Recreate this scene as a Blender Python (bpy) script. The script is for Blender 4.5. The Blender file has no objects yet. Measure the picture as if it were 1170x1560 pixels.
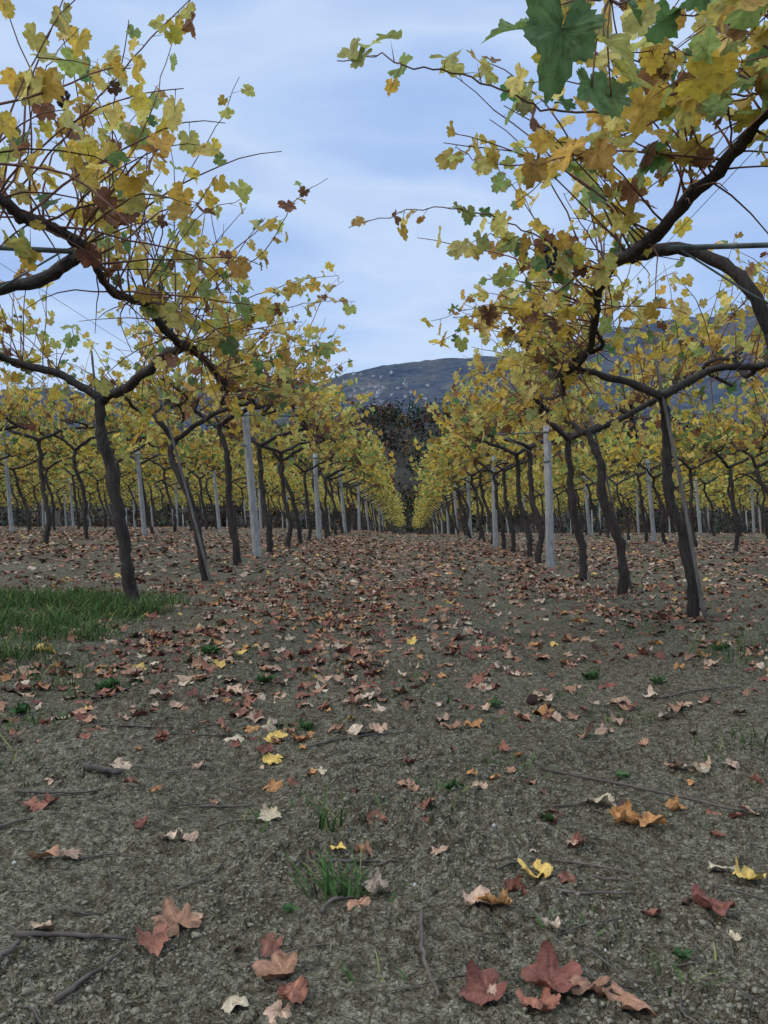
import bpy, math
import numpy as np
rng = np.random.default_rng(11)
scene = bpy.context.scene
scene.view_settings.view_transform = 'Standard'
scene.view_settings.look = 'None'
scene.view_settings.exposure = 0

# ------------------------------------------------------------------ noise
def h2(ix, iy, s=0):
    ix = ix.astype(np.int64); iy = iy.astype(np.int64)
    n = (ix * 374761393 + iy * 668265263 + s * 974634777) & 0xFFFFFFFF
    n = ((n ^ (n >> 13)) * 1274126177) & 0xFFFFFFFF
    n = ((n ^ (n >> 16)) * 2246822519) & 0xFFFFFFFF
    return ((n ^ (n >> 15)) & 0xFFFFFF) / float(0xFFFFFF)
def vn(x, y, s=0):
    ix = np.floor(x); iy = np.floor(y); fx = x - ix; fy = y - iy
    fx = fx * fx * (3 - 2 * fx); fy = fy * fy * (3 - 2 * fy)
    a = h2(ix, iy, s); b = h2(ix + 1, iy, s); c = h2(ix, iy + 1, s); d = h2(ix + 1, iy + 1, s)
    return (a * (1 - fx) + b * fx) * (1 - fy) + (c * (1 - fx) + d * fx) * fy
def fbm(x, y, s=0, o=4):
    r = 0; a = .5
    for i in range(o):
        r = r + a * vn(x * 2 ** i, y * 2 ** i, s + i * 7); a *= .5
    return r
def worley(x, y, s=0):
    ix = np.floor(x); iy = np.floor(y)
    f1 = np.full(x.shape, 9.0); f2 = np.full(x.shape, 9.0); idv = np.zeros(x.shape)
    for dx in (-1, 0, 1):
        for dy in (-1, 0, 1):
            cx = ix + dx; cy = iy + dy
            px = cx + h2(cx, cy, s); py = cy + h2(cx, cy, s + 5)
            d = np.hypot(px - x, py - y)
            r = h2(cx, cy, s + 9)
            m = d < f1
            f2 = np.where(m, f1, np.minimum(f2, d))
            idv = np.where(m, r, idv)
            f1 = np.where(m, d, f1)
    return f1, f2, idv
def ss(a, b, x):
    t = np.clip((x - a) / (b - a), 0, 1)
    return t * t * (3 - 2 * t)

def gbase(x, y):
    x = np.asarray(x, float); y = np.asarray(y, float)
    s1 = ss(6.5, 11, y)
    z = s1 * (.15 * ss(.2, -2.3, x) + .12 * ss(-3, -7, x) + .04 * ss(1, 3, x))
    t = np.maximum(y - 24, 0)
    z = z - .045 * t * t / (t + 22)
    t2 = np.maximum(y - 125, 0)
    z = z - np.minimum(.2 * t2 * t2 / (t2 + 60), 40)
    far = 1 - ss(60, 140, y)
    z = z + far * (.05 * (fbm(x * .45, y * .3, 3, 3) - .45))
    z = z + far * .018 * np.sin(x * 6.0 + 1.2 * vn(x * .3, y * .35, 4)) * ss(.3, .7, vn(x * .8, y * .12, 8))
    # two shallow wheel ruts
    z = z - far * .03 * (np.exp(-((x - .72) / .17) ** 2) + np.exp(-((x + .52) / .17) ** 2)) * ss(1.8, 4, y)
    return z
def gfine(x, y, cell):
    wx = x + .014 * (vn(x * 60, y * 60, 90) - .5); wy = y + .014 * (vn(x * 60, y * 60, 91) - .5)
    f1, f2, i1 = worley(wx / .030, wy / .030, 1)
    a = np.sqrt(np.clip(1 - (f1 * 1.35) ** 2, 0, 1)) * np.clip(i1 * 2.2 - .7, 0, 1.5)
    g1, g2, j1 = worley(wx / .013, wy / .013, 21)
    b = np.sqrt(np.clip(1 - (g1 * 1.2) ** 2, 0, 1)) * (.35 + .9 * j1)
    k1, k2, l1 = worley(x / .08 + .6 * vn(x * 20, y * 20, 2), y / .08, 41)
    c = np.clip((k2 - k1) * 7, 0, 1)
    m = .45 + .8 * ss(.3, .6, fbm(x * 2.2, y * 2.2, 77, 3))
    f_a = np.clip(1.7 - cell / .020, 0, 1); f_b = np.clip(1.9 - cell / .008, 0, 1)
    z = m * (.010 * a * f_a + .0085 * b * f_b) + .005 * c * f_a
    z += .026 * (fbm(x * 5, y * 5, 31, 5) - .45)
    z += .018 * ss(.5, .8, vn(x * 1.2, y * 11 + 2 * vn(x * 3, y * 3, 7), 55)) * ss(.9, 1.6, y)
    return z

# ------------------------------------------------------------------ mesh builder
class MB:
    def __init__(s): s.V = []; s.F = []; s.M = []; s.C = []; s.n = 0
    def add(s, v, f, mat=0, col=(1, 1, 1)):
        v = np.asarray(v, float).reshape(-1, 3); f = np.asarray(f, np.int64).reshape(-1, 3)
        s.V.append(v); s.F.append(f + s.n); s.M.append(np.full(len(f), mat, np.int32))
        c = np.ones((len(v), 4)); c[:, :3] = col; s.C.append(c); s.n += len(v)
    def mesh(s, name, mats, smooth=True):
        V = np.concatenate(s.V); F = np.concatenate(s.F); M = np.concatenate(s.M); C = np.concatenate(s.C)
        me = bpy.data.meshes.new(name)
        me.vertices.add(len(V)); me.vertices.foreach_set('co', V.astype(np.float32).ravel())
        me.loops.add(len(F) * 3); me.loops.foreach_set('vertex_index', F.astype(np.int32).ravel())
        me.polygons.add(len(F)); me.polygons.foreach_set('loop_start', np.arange(0, len(F) * 3, 3, dtype=np.int32))
        me.polygons.foreach_set('material_index', M)
        me.polygons.foreach_set('use_smooth', np.full(len(F), smooth))
        for m in mats: me.materials.append(m)
        ca = me.color_attributes.new('Col', 'FLOAT_COLOR', 'POINT')
        ca.data.foreach_set('color', C.astype(np.float32).ravel())
        me.update()
        return me
    def obj(s, name, mats, smooth=True):
        return mkobj(name, s.mesh(name, mats, smooth))
def mkobj(name, me, loc=(0, 0, 0)):
    o = bpy.data.objects.new(name, me); o.location = loc
    scene.collection.objects.link(o); return o

def catmull(P, n):
    P = np.asarray(P, float)
    if len(P) < 3:
        t = np.linspace(0, 1, n)[:, None]; return P[0] * (1 - t) + P[-1] * t
    Q = np.vstack([2 * P[0] - P[1], P, 2 * P[-1] - P[-2]])
    u = np.linspace(0, len(P) - 1 - 1e-6, n); i = u.astype(int); t = (u - i)[:, None]
    a, b, c, d = Q[i], Q[i + 1], Q[i + 2], Q[i + 3]
    return .5 * ((2 * b) + (-a + c) * t + (2 * a - 5 * b + 4 * c - d) * t * t + (-a + 3 * b - 3 * c + d) * t ** 3)
def nrm(v): return v / (np.linalg.norm(v, axis=-1, keepdims=True) + 1e-9)
def tube(mb, P, r0, r1, sides=6, mat=0, col=(1, 1, 1), rough=0., R=None, rg=rng):
    P = np.asarray(P, float); n = len(P)
    T = nrm(np.gradient(P, axis=0))
    ref = np.array([0, 0, 1.]) if abs(T[0, 2]) < .8 else np.array([1., 0, 0])
    N = nrm(np.cross(T[0], ref)); Ns = [N]
    for i in range(1, n):
        N = N - T[i] * np.dot(N, T[i]); N = N / (np.linalg.norm(N) + 1e-9); Ns.append(N)
    Ns = np.array(Ns); Bs = np.cross(T, Ns)
    a = np.arange(sides) * 2 * np.pi / sides
    rad = np.linspace(r0, r1, n)[:, None] * np.ones((1, sides)) if R is None else np.asarray(R)[:, None] * np.ones((1, sides))
    if rough:
        ridg = rg.normal(0, 1, (1, sides)) * .6
        rad = rad * (1 + rough * (rg.normal(0, 1, (n, sides)) * .6 + ridg + rg.normal(0, .7, (n, 1))))
    V = P[:, None, :] + rad[..., None] * (np.cos(a)[None, :, None] * Ns[:, None, :] + np.sin(a)[None, :, None] * Bs[:, None, :])
    V = V.reshape(-1, 3)
    i = np.arange(n - 1)[:, None] * sides; j = np.arange(sides)[None, :]; k = (j + 1) % sides
    A = i + j; B = i + k; Cc = i + sides + k; D = i + sides + j
    F = np.concatenate([np.stack([A, B, Cc], -1).reshape(-1, 3), np.stack([A, Cc, D], -1).reshape(-1, 3)])
    nv = len(V); V = np.vstack([V, P[0], P[-1]])
    jj = np.arange(sides); kk = (jj + 1) % sides
    F = np.concatenate([F, np.stack([kk, jj, np.full(sides, nv)], -1),
                        np.stack([(n - 1) * sides + jj, (n - 1) * sides + kk, np.full(sides, nv + 1)], -1)])
    mb.add(V, F, mat, col)

# ------------------------------------------------------------------ leaf templates
ang = np.radians([0, 9, 20, 31, 42, 52, 64, 76, 86, 98, 110, 124, 138, 152, 165, 175])
rdd = np.array([1.0, .95, .88, .66, .80, .93, .86, .74, .62, .76, .82, .74, .74, .68, .52, .16])
def leaf_templates(N, K, crumple, seed, rings=(.5, 1.), dry=False):
    rg = np.random.default_rng(seed); out = []
    for k in range(K):
        th = np.linspace(-175, 175, N) * np.pi / 180
        r = np.interp(np.abs(th), ang, rdd) * (1 + np.interp(th, np.linspace(-3.1, 3.1, 9), rg.normal(0, .12 if dry else .09, 9)))
        if N > 20: r = r * (1 + .05 * (-1.) ** np.arange(N) + rg.normal(0, .04 if dry else .02, N))
        x = r * np.sin(th) * .98; y = r * np.cos(th)
        p = [np.zeros((1, 2))] + [np.stack([x, y], -1) * q for q in rings]
        p = np.vstack(p); X, Y = p[:, 0], p[:, 1]; rr = np.hypot(X, Y); tt = np.arctan2(X, Y)
        c = crumple
        z = rg.uniform(.0, .4) * c * (np.sqrt(X * X + .02) - .14) - rg.uniform(-.1, .3) * c * Y * np.abs(Y) \
            + c * rg.uniform(.08, .22) * rr ** 1.5 * np.sin(3 * tt + rg.uniform(0, 6)) \
            + c * .11 * rr * np.sin(5 * tt + rg.uniform(0, 6)) + c * rg.uniform(-.4, .5) * X * np.abs(X)
        if dry:
            for q in range(4):
                a1, a2 = rg.normal(0, 5, 2); z += .065 * np.sin(a1 * X + a2 * Y + rg.uniform(0, 6))
        z += rg.normal(0, .02 * c, len(z))
        if dry:
            lob = .5 + .5 * np.sin(2 * tt + rg.uniform(0, 6)); curl = rg.uniform(.2, .95) * lob * np.clip(rr - .4, 0, 1)
            X = X * (1 - curl); Y = Y * (1 - curl * rg.uniform(.4, 1)); z = z + curl * .9
            X = X * rg.uniform(.6, 1.0)
        out.append(np.stack([X, Y, z], -1))
    i = np.arange(N - 1)
    F = [np.stack([np.zeros_like(i), 1 + i + 1, 1 + i], -1)]
    for q in range(len(rings) - 1):
        a = 1 + q * N; b = a + N
        F += [np.stack([a + i, a + i + 1, b + i + 1], -1), np.stack([a + i, b + i + 1, b + i], -1)]
    return np.array(out), np.concatenate(F), N
LT_hi = leaf_templates(37, 12, .9, 5)
LT_fall = leaf_templates(49, 26, .9, 6, (.2, .4, .6, .75, .88, 1.), True)
LT_mid = leaf_templates(21, 16, .9, 7, (.5, 1.), True)
LT_lo = leaf_templates(11, 8, 1.0, 8, (1.,))
LT_far = leaf_templates(12, 10, .9, 9, (1.,))

def put_leaves(mb, LT, pos, tip, nor, size, col, edge, mat, rg):
    T, F, N = LT; m = len(pos); k = rg.integers(0, len(T), m)
    tip = nrm(tip); nor = nrm(nor - tip * np.sum(nor * tip, -1, keepdims=True)); xx = np.cross(tip, nor)
    flip = rg.choice([-1., 1.], m)[:, None]
    t = T[k] * size[:, None, None]
    V = pos[:, None, :] + t[..., 0:1] * (xx * flip)[:, None, :] + t[..., 1:2] * tip[:, None, :] + t[..., 2:3] * nor[:, None, :]
    nv = T.shape[1]; nr_ = (nv - 1) // N
    C = np.empty((m, nv, 3)); C[:, :] = col[:, None, :]
    mixr = rg.uniform(0, 1, (m, N, 1)) ** 1.5
    C[:, nv - N:] = col[:, None, :] * (1 - mixr) + edge[:, None, :] * mixr
    if nr_ > 2:     # veins: five main nerves run out to the lobes, slightly paler
        th = np.degrees(np.linspace(-175, 175, N)) if False else np.linspace(-175, 175, N)
        v = np.zeros(N)
        for a in (0, 52, -52, 108, -108): v = np.maximum(v, np.exp(-((th - a) / 4.5) ** 2))
        for q in range(nr_ - 1):
            s = 1 + q * N; C[:, s:s + N] *= (1 + .35 * v)[None, :, None]
            C[:, s:s + N] *= rg.uniform(.78, 1.1, (m, N, 1))
    C[:, 0] *= .85
    FF = (F[None] + (np.arange(m) * nv)[:, None, None]).reshape(-1, 3)
    mb.add(V.reshape(-1, 3), FF, mat, np.clip(C, 0, .9).reshape(-1, 3))

PAL = np.array([[.76, .56, .10], [.80, .65, .20], [.66, .45, .085], [.50, .31, .08], [.60, .58, .17], [.36, .44, .14], [.14, .25, .09], [.26, .13, .065], [.16, .08, .045]])
def vine_cols(m, rg, green=0.):
    w = np.array([.24, .21, .14, .065, .15 + green * .3, .08 + green * .3, .045 + green * .35, .055, .025]); w /= w.sum()
    k = rg.choice(len(PAL), m, p=w)
    c = PAL[k] * rg.uniform(.72, 1.1, (m, 1)) * (1 + rg.normal(0, .05, (m, 3)))
    e = np.where(rg.uniform(0, 1, (m, 1)) < .25, np.array([[.38, .21, .07]]), c * np.array([[.88, .94, .75]]))
    return np.clip(c, .01, .88), np.clip(e, .01, .88)

# ------------------------------------------------------------------ materials
def newmat(name):
    m = bpy.data.materials.new(name); m.use_nodes = True; nt = m.node_tree
    return m, nt, nt.nodes['Principled BSDF'], nt.nodes['Material Output']
def nd(nt, t, **kw):
    n = nt.nodes.new(t)
    for k, v in kw.items(): setattr(n, k, v)
    return n
def noise(nt, coord, scale, detail=5, rough=.6):
    n = nd(nt, 'ShaderNodeTexNoise'); n.inputs['Scale'].default_value = scale; n.inputs['Detail'].default_value = detail
    n.inputs['Roughness'].default_value = rough
    if coord is not None: nt.links.new(coord, n.inputs['Vector'])
    return n
def ramp(nt, fac, stops):
    r = nd(nt, 'ShaderNodeValToRGB'); e = r.color_ramp.elements
    while len(e) < len(stops): e.new(.5)
    for i, (p, c) in enumerate(stops): e[i].position = p; e[i].color = (*c, 1)
    nt.links.new(fac, r.inputs['Fac']); return r
def mul(nt, a, b, fac=1., mode='MULTIPLY'):
    m = nd(nt, 'ShaderNodeMix', data_type='RGBA', blend_type=mode); m.inputs[0].default_value = fac
    nt.links.new(a, m.inputs[6]); nt.links.new(b, m.inputs[7]); return m.outputs[2]

def leafmat(name, trans, rough, tex=True, bump=True, sc=55):
    m, nt, b, o = newmat(name)
    at = nd(nt, 'ShaderNodeAttribute', attribute_name='Col')
    c = at.outputs['Color']
    if not tex:      # plain matt foliage for distant masses
        nt.nodes.remove(b); b = nd(nt, 'ShaderNodeBsdfDiffuse'); nt.links.new(c, b.inputs['Color'])
    else:
        tc = nd(nt, 'ShaderNodeTexCoord')
        n1 = noise(nt, tc.outputs['Object'], sc, 3); r = ramp(nt, n1.outputs['Fac'], [(.3, (.62, .54, .48)), (.5, (1, 1, 1)), (.72, (1.12, 1.1, 1.05))])
        c = mul(nt, c, r.outputs['Color'])
        nt.links.new(c, b.inputs['Base Color']); b.inputs['Roughness'].default_value = rough
        b.inputs['Specular IOR Level'].default_value = .25
        if bump:
            bp = nd(nt, 'ShaderNodeBump'); bp.inputs['Strength'].default_value = .7; bp.inputs['Distance'].default_value = .004
            n2 = noise(nt, tc.outputs['Object'], 130, 2); nt.links.new(n2.outputs['Fac'], bp.inputs['Height']); nt.links.new(bp.outputs[0], b.inputs['Normal'])
    if trans > 0:
        tr = nd(nt, 'ShaderNodeBsdfTranslucent'); nt.links.new(c, tr.inputs['Color'])
        mx = nd(nt, 'ShaderNodeMixShader'); mx.inputs[0].default_value = trans
        nt.links.new(b.outputs[0], mx.inputs[1]); nt.links.new(tr.outputs[0], mx.inputs[2]); nt.links.new(mx.outputs[0], o.inputs['Surface'])
    else: nt.links.new(b.outputs[0], o.inputs['Surface'])
    return m
M_leaf = leafmat('vine_leaf', .48, .5, True, False)
M_leaff = leafmat('vine_leaf_far', .45, .6, False, False)
M_fall = leafmat('fallen_leaf', 0, .7, sc=90)
M_grass = leafmat('grass_blade', .2, .5, False, False)

def barkmat(name, c1, c2, sc, stretch, bump, det=5):
    m, nt, b, o = newmat(name); tc = nd(nt, 'ShaderNodeTexCoord')
    mp = nd(nt, 'ShaderNodeMapping'); mp.inputs['Scale'].default_value = stretch; nt.links.new(tc.outputs['Object'], mp.inputs[0])
    n = noise(nt, mp.outputs[0], sc, det, .65); r = ramp(nt, n.outputs['Fac'], [(.32, c1), (.62, c2), (.78, tuple(min(1, x * 1.5) for x in c2))])
    nt.links.new(r.outputs[0], b.inputs['Base Color']); b.inputs['Roughness'].default_value = .85
    if bump:
        bp = nd(nt, 'ShaderNodeBump'); bp.inputs['Strength'].default_value = .9; bp.inputs['Distance'].default_value = bump
        nt.links.new(n.outputs['Fac'], bp.inputs['Height']); nt.links.new(bp.outputs[0], b.inputs['Normal'])
    return m
M_bark = barkmat('vine_bark', (.010, .008, .007), (.055, .041, .032), 22, (4, 4, .5), .02)
M_cane = barkmat('vine_cane', (.08, .034, .024), (.20, .095, .06), 12, (1, 1, 1), 0, 2)
M_post = barkmat('weathered_concrete', (.19, .19, .185), (.36, .36, .345), 14, (2, 2, .5), .006)
M_stake = barkmat('weathered_wood', (.07, .065, .057), (.19, .17, .15), 16, (5, 5, .4), .006)
M_steel = barkmat('galvanised_steel', (.06, .08, .075), (.15, .18, .17), 10, (1, 1, 1), 0, 2)
M_twig = barkmat('dead_twig', (.03, .022, .018), (.13, .105, .085), 20, (1, 1, 1), .002)

# ------------------------------------------------------------------ vines
def leaves_on(mb, P, rg, dens=.65, start=.15, size=.06, green=0., spacing=.065, LT=LT_hi):
    L = np.concatenate([[0], np.cumsum(np.linalg.norm(np.diff(P, axis=0), axis=1))])
    s = np.arange(spacing * .5, L[-1], spacing); s = s + rg.normal(0, spacing * .2, len(s)); s = np.clip(s, 0, L[-1])
    p = np.where(s / L[-1] < start, .15, 1) * dens
    s = s[rg.uniform(0, 1, len(s)) < p]
    if len(s) == 0: return
    Q = np.stack([np.interp(s, L, P[:, i]) for i in range(3)], -1); m = len(s)
    out = rg.normal(0, 1, (m, 3)); out[:, 2] = rg.uniform(-.7, .6, m); out = nrm(out)
    pl = rg.uniform(.03, .08, (m, 1)); B = Q + out * pl
    tip = out * .7 + rg.normal(0, .45, (m, 3)); tip[:, 2] -= .6
    nor = rg.normal(0, .7, (m, 3)); nor[:, 2] += .6
    c, e = vine_cols(m, rg, green)
    put_leaves(mb, LT, B, tip, nor, size * rg.uniform(.5, 1.2, m), c, e, 2, rg)
    w = .0016; up = np.array([[0, 0, w]]); sd = np.array([[w, 0, 0]])
    V = np.stack([Q + up, Q - up, B, Q + sd, Q - sd], 1).reshape(-1, 3)
    F = (np.array([[0, 1, 2], [3, 4, 2]])[None] + (np.arange(m) * 5)[:, None, None]).reshape(-1, 3)
    mb.add(V, F, 1)

def grow_cane(start, d, length, rg, droop=.1, n=11):
    P = [np.array(start, float)]; d = nrm(np.array(d, float)); st = length / (n - 1)
    for i in range(n - 1):
        d = nrm(d + rg.normal(0, .11, 3) + np.array([0, 0, -droop * (i / n)])); P.append(P[-1] + d * st)
    return np.array(P)

def cordon_canes(mb, C, side, rg, step=.08, dens=.6, lmin=.5, lmax=1.45, green=0., thm=28, ths=34, lsize=.064, LT=LT_hi, far=False):
    L = np.concatenate([[0], np.cumsum(np.linalg.norm(np.diff(C, axis=0), axis=1))])
    for s in np.arange(.04, L[-1], step):
        s += rg.normal(0, .02); b = np.array([np.interp(s, L, C[:, i]) for i in range(3)])
        th = math.radians(np.clip(rg.normal(thm, ths), -50, 100))
        d = np.array([side * math.sin(th), rg.normal(0, .38), math.cos(th) + .05])
        ln = rg.uniform(lmin, lmax) * (1 - .3 * abs(math.sin(th)))
        P = grow_cane(b, d, ln, rg, .13)
        tube(mb, P, .0056, .002, 3 if far else 4, 1, rg=rg)
        leaves_on(mb, P, rg, dens * rg.uniform(.5, 1.35), .2, lsize, green + (.8 if rg.uniform() < .12 else 0), LT=LT)
        if rg.uniform() < .5:
            i = rg.integers(2, 8); d2 = nrm(P[i] - P[i - 1]) + rg.normal(0, .7, 3)
            Q = grow_cane(P[i], d2, ln * rg.uniform(.25, .5), rg, .2, 6)
            tube(mb, Q, .0028, .0012, 3, 1, rg=rg); leaves_on(mb, Q, rg, dens, .0, lsize * .9, green, LT=LT)
        for q in range(2):
            if rg.uniform() < .5:
                Q = grow_cane(b, rg.normal(0, 1, 3) * np.array([1, 1, .6]), rg.uniform(.2, .6), rg, .3, 6)
                tube(mb, Q, .0048, .002, 3, 1, rg=rg)
                if rg.uniform() < .4: leaves_on(mb, Q, rg, dens, .3, lsize, green, LT=LT)

def limb(mb, P, r0, r1, rg, sides=9, n=None, rough=.10):
    P = np.asarray(P, float); L = np.linalg.norm(np.diff(P, axis=0), axis=1).sum()
    n = n or max(6, int(L / .045)); Q = catmull(P, n)
    w = rg.normal(0, 1, (n, 3)); w = (w + np.roll(w, 1, 0) + np.roll(w, -1, 0)) / 3 * min(r0, r1) * .5; w[0] = 0; w[-1] = 0
    Q = Q + w; tube(mb, Q, r0, r1, sides, 0, rough=rough, rg=rg); return Q

def generic_vine(seed, lean=-.25, green=0., dens=.6, step=.08, far=False):
    rg = np.random.default_rng(seed); mb = MB()
    f = np.array([lean, rg.normal(0, .06), rg.uniform(1.46, 1.62)])
    k = rg.normal(0, .035, (3, 2)); sd = 6 if far else 9
    limb(mb, [(0, 0, -.08), (lean * .18 + k[0, 0], k[0, 1], .4), (lean * .5 + k[1, 0], k[1, 1], .85), (lean * .85 + k[2, 0], k[2, 1], 1.25), f], rg.uniform(.040, .048), .030, rg, sd)
    for sx in (1, -1):
        c = np.array([sx * rg.uniform(.52, .68) + lean * .3, f[1] + rg.uniform(-.35, .35), rg.uniform(1.74, 1.9)])
        mid = f * .5 + c * .5 + np.array([0, rg.normal(0, .08), rg.uniform(-.05, .08)])
        limb(mb, [f - [0, 0, .03], mid, c], .028, .023, rg, sd - 1)
        ys = rg.uniform(.75, .95)
        for sy in (1, -1):
            pts = [c]
            for i in range(1, 5):
                pts.append(c + np.array([rg.normal(0, .07), sy * ys * i / 4, rg.normal(.02, .065)]))
            C = limb(mb, pts, .022, .011, rg, sd - 2, rough=.14)
            cordon_canes(mb, C, sx, rg, step, dens, green=green, LT=LT_far if far else LT_hi, far=far, lsize=.080 if far else .064, thm=34 if far else 28, ths=38 if far else 34)
    return mb

mats3 = [M_bark, M_cane, M_leaf]
leans = [-.22, -.35, -.15, -.38, -.24, -.1, -.28, -.18, -.3, -.05, -.2]
greens = [0, .1, 0, .3, 0, .15, .5, 0, .25, 0, .1]
variants = [generic_vine(100 + i, leans[i], greens[i]).mesh('grape_vine_%d' % i, mats3) for i in range(6)]
fars = [generic_vine(200 + i, leans[i], greens[i] + .15, .7, .105, True).mesh('grape_vine_far_%d' % i, [M_bark, M_cane, M_leaff]) for i in range(9)]

rv = np.random.default_rng(3)
def place(x, y, v=None, mir=None, name='grape_vine'):
    if v is None:
        me = fars[rv.integers(0, 9)] if math.hypot(x, y) > 15 else variants[rv.integers(0, 6)]
    else: me = variants[v]
    o = mkobj(name, me, (x, y, float(gbase(x, y))))
    s = rv.uniform(.94, 1.08)
    m = rv.choice([-1, 1]) if mir is None else mir
    o.scale = (s, s * m, s); o.rotation_euler[2] = rv.normal(0, .06)
    return o

def custom_vine(seed, trunk, limbs, cordons, shoots, green=0., **kw):
    rg = np.random.default_rng(seed); mb = MB()
    if trunk is not None: limb(mb, trunk, .047, .034, rg, 10)
    for P, r0, r1 in limbs: limb(mb, P, r0, r1, rg, 9)
    for P, r0, r1, side in cordons:
        C = limb(mb, P, r0, r1, rg, 9, rough=.15)
        cordon_canes(mb, C, side, rg, green=green, **kw)
    for P, sz, dn, gr in shoots:
        Q = catmull(P, max(8, len(P) * 5)); Q = Q + rg.normal(0, .004, Q.shape)
        tube(mb, Q, .0042, .0015, 5, 1, rg=rg); leaves_on(mb, Q, rg, dn, .1, sz, gr, spacing=.05)
    return mb.obj('grape_vine', mats3)

custom_vine(21, [(1.88, 3.6, -.05), (1.84, 3.6, .5), (1.75, 3.6, 1.0), (1.6, 3.6, 1.5)],
    [([(1.6, 3.6, 1.48), (1.5, 3.68, 1.78), (1.3, 3.8, 1.94), (1.12, 3.95, 1.97), (1.0, 4.0, 1.95)], .030, .026),
     ([(1.6, 3.6, 1.48), (1.8, 3.5, 1.7), (2.2, 3.5, 1.85)], .028, .022)],
    [([(1.0, 4.0, 1.95), (1.0, 4.3, 1.88), (1.05, 4.6, 1.84), (1.12, 5.05, 1.72), (1.05, 5.5, 1.66), (1.0, 5.9, 1.72)], .026, .018, -1),
     ([(1.0, 4.0, 1.95), (1.02, 3.65, 1.9), (1.05, 3.4, 1.9), (1.12, 3.15, 1.97), (1.16, 2.95, 2.01), (1.2, 2.7, 2.05), (1.25, 2.3, 2.05)], .028, .018, -1),
     ([(2.2, 3.5, 1.85), (2.25, 3.0, 1.9), (2.3, 2.5, 1.9)], .02, .014, 1), ([(2.2, 3.5, 1.85), (2.25, 4.0, 1.9), (2.2, 4.4, 1.9)], .02, .014, 1)],
    [([(1.0, 4.0, 1.93), (.8, 3.6, 1.8), (.55, 3.3, 1.82), (.35, 3.2, 1.88), (.14, 3.2, 1.92), (-.06, 3.2, 1.90), (-.25, 3.2, 1.85)], .052, 1.3, .35),
     ([(1.2, 2.75, 2.1), (.98, 2.5, 2.06), (.66, 2.3, 1.86), (.4, 2.2, 1.80), (.27, 2.18, 1.84), (.13, 2.2, 1.91), (-.01, 2.2, 1.93), (-.1, 2.3, 2.02), (-.21, 2.3, 2.0)], .046, .9, .9),
     ([(1.2, 2.7, 2.1), (1.0, 2.8, 2.13), (.78, 2.85, 2.05), (.52, 2.8, 1.93), (.3, 2.8, 1.92), (.15, 2.8, 1.98)], .064, 1.2, .2),
     ([(1.1, 3.2, 1.95), (.9, 3.0, 2.15), (.6, 2.9, 2.25), (.4, 2.8, 2.2)], .064, 1.0, .2),
     ([(1.15, 2.9, 2.0), (1.0, 2.6, 2.05), (.75, 2.3, 2.0), (.55, 2.1, 1.9)], .064, 1.1, .4),
     ([(1.15, 3.1, 2.0), (1.0, 3.0, 2.2), (.8, 2.9, 2.3), (.55, 2.8, 2.35)], .064, .9, .1),
     ([(1.05, 4.5, 1.85), (.75, 4.4, 1.8), (.4, 4.4, 1.84), (.12, 4.5, 1.78)], .062, 1.1, .25),
     ([(1.05, 5.0, 1.75), (.75, 5.2, 1.85), (.4, 5.4, 1.95), (.15, 5.5, 1.85)], .066, 1.2, .35),
     ([(1.05, 4.4, 1.85), (.7, 4.1, 2.0), (.4, 3.9, 2.05), (.25, 3.9, 1.98)], .062, 1.0, .2),
     ], dens=.55, step=.068, thm=35, lsize=.064, green=.1)
ob = custom_vine(22, [(1.88, 1.85, -.05), (1.85, 1.85, .7), (1.7, 1.85, 1.5)],
    [([(1.7, 1.85, 1.5), (1.5, 1.9, 1.8), (1.3, 1.9, 2.0)], .033, .027)],
    [([(1.3, 1.9, 2.0), (1.3, 1.5, 2.05), (1.3, 1.1, 2.05)], .026, .018, -1), ([(1.3, 1.9, 2.0), (1.25, 2.3, 2.05)], .026, .02, -1)],
    [([(1.3, 1.9, 2.0), (1.0, 1.85, 2.1), (.65, 1.7, 1.85), (.42, 1.5, 1.66), (.3, 1.38, 1.58)], .05, .75, .5),
     ([(1.3, 2.1, 2.0), (1.1, 2.15, 2.1), (.85, 2.1, 1.95), (.62, 2.0, 1.75)], .06, 1.0, .4),
     ([(1.3, 2.1, 2.0), (1.05, 2.0, 2.05), (.8, 1.9, 1.9), (.5, 1.8, 1.8)], .06, 1.0, .6),
     ([(1.3, 2.1, 2.0), (1.15, 2.3, 2.0), (.95, 2.2, 1.85), (.8, 2.1, 1.75)], .06, 1.0, .2)],
    step=.12, dens=.5, lmax=.9, green=.1)
mb = MB(); rg = np.random.default_rng(5)
bp = np.array([[.25, 1.33, 1.50], [.34, 1.42, 1.53], [.31, 1.38, 1.43], [.18, 1.36, 1.52], [.40, 1.5, 1.52], [.28, 1.45, 1.60], [.36, 1.45, 1.45]])
bt = np.array([[-.15, 0, -1.], [.6, 0, -.3], [.15, -.1, -1], [-.9, 0, .0], [.8, .1, -.4], [0.2, 0, .9], [.9, 0, -.3]])
bn = np.array([[.15, -.95, .2], [.1, -.6, .7], [.5, -.8, .1], [-.2, -.5, .8], [.2, -.5, .7], [0, -.8, .3], [0, -.8, .4]])
bc = np.array([[.13, .22, .075], [.5, .48, .11], [.16, .27, .08], [.18, .28, .08], [.5, .46, .1], [.6, .48, .1], [.18, .27, .09]])
LT_near = leaf_templates(61, 6, .9, 15, (.2, .4, .6, .8, 1.))
put_leaves(mb, LT_near, bp, bt, bn, np.array([.09, .07, .055, .05, .055, .065, .045]), bc, bc * .8, 2, rg)
for p in bp: tube(mb, catmull([p, (p + np.array([.34, 1.42, 1.62])) / 2 + [0, 0, .01], (.36, 1.45, 1.63)], 6), .0016, .0014, 4, 1)
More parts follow.
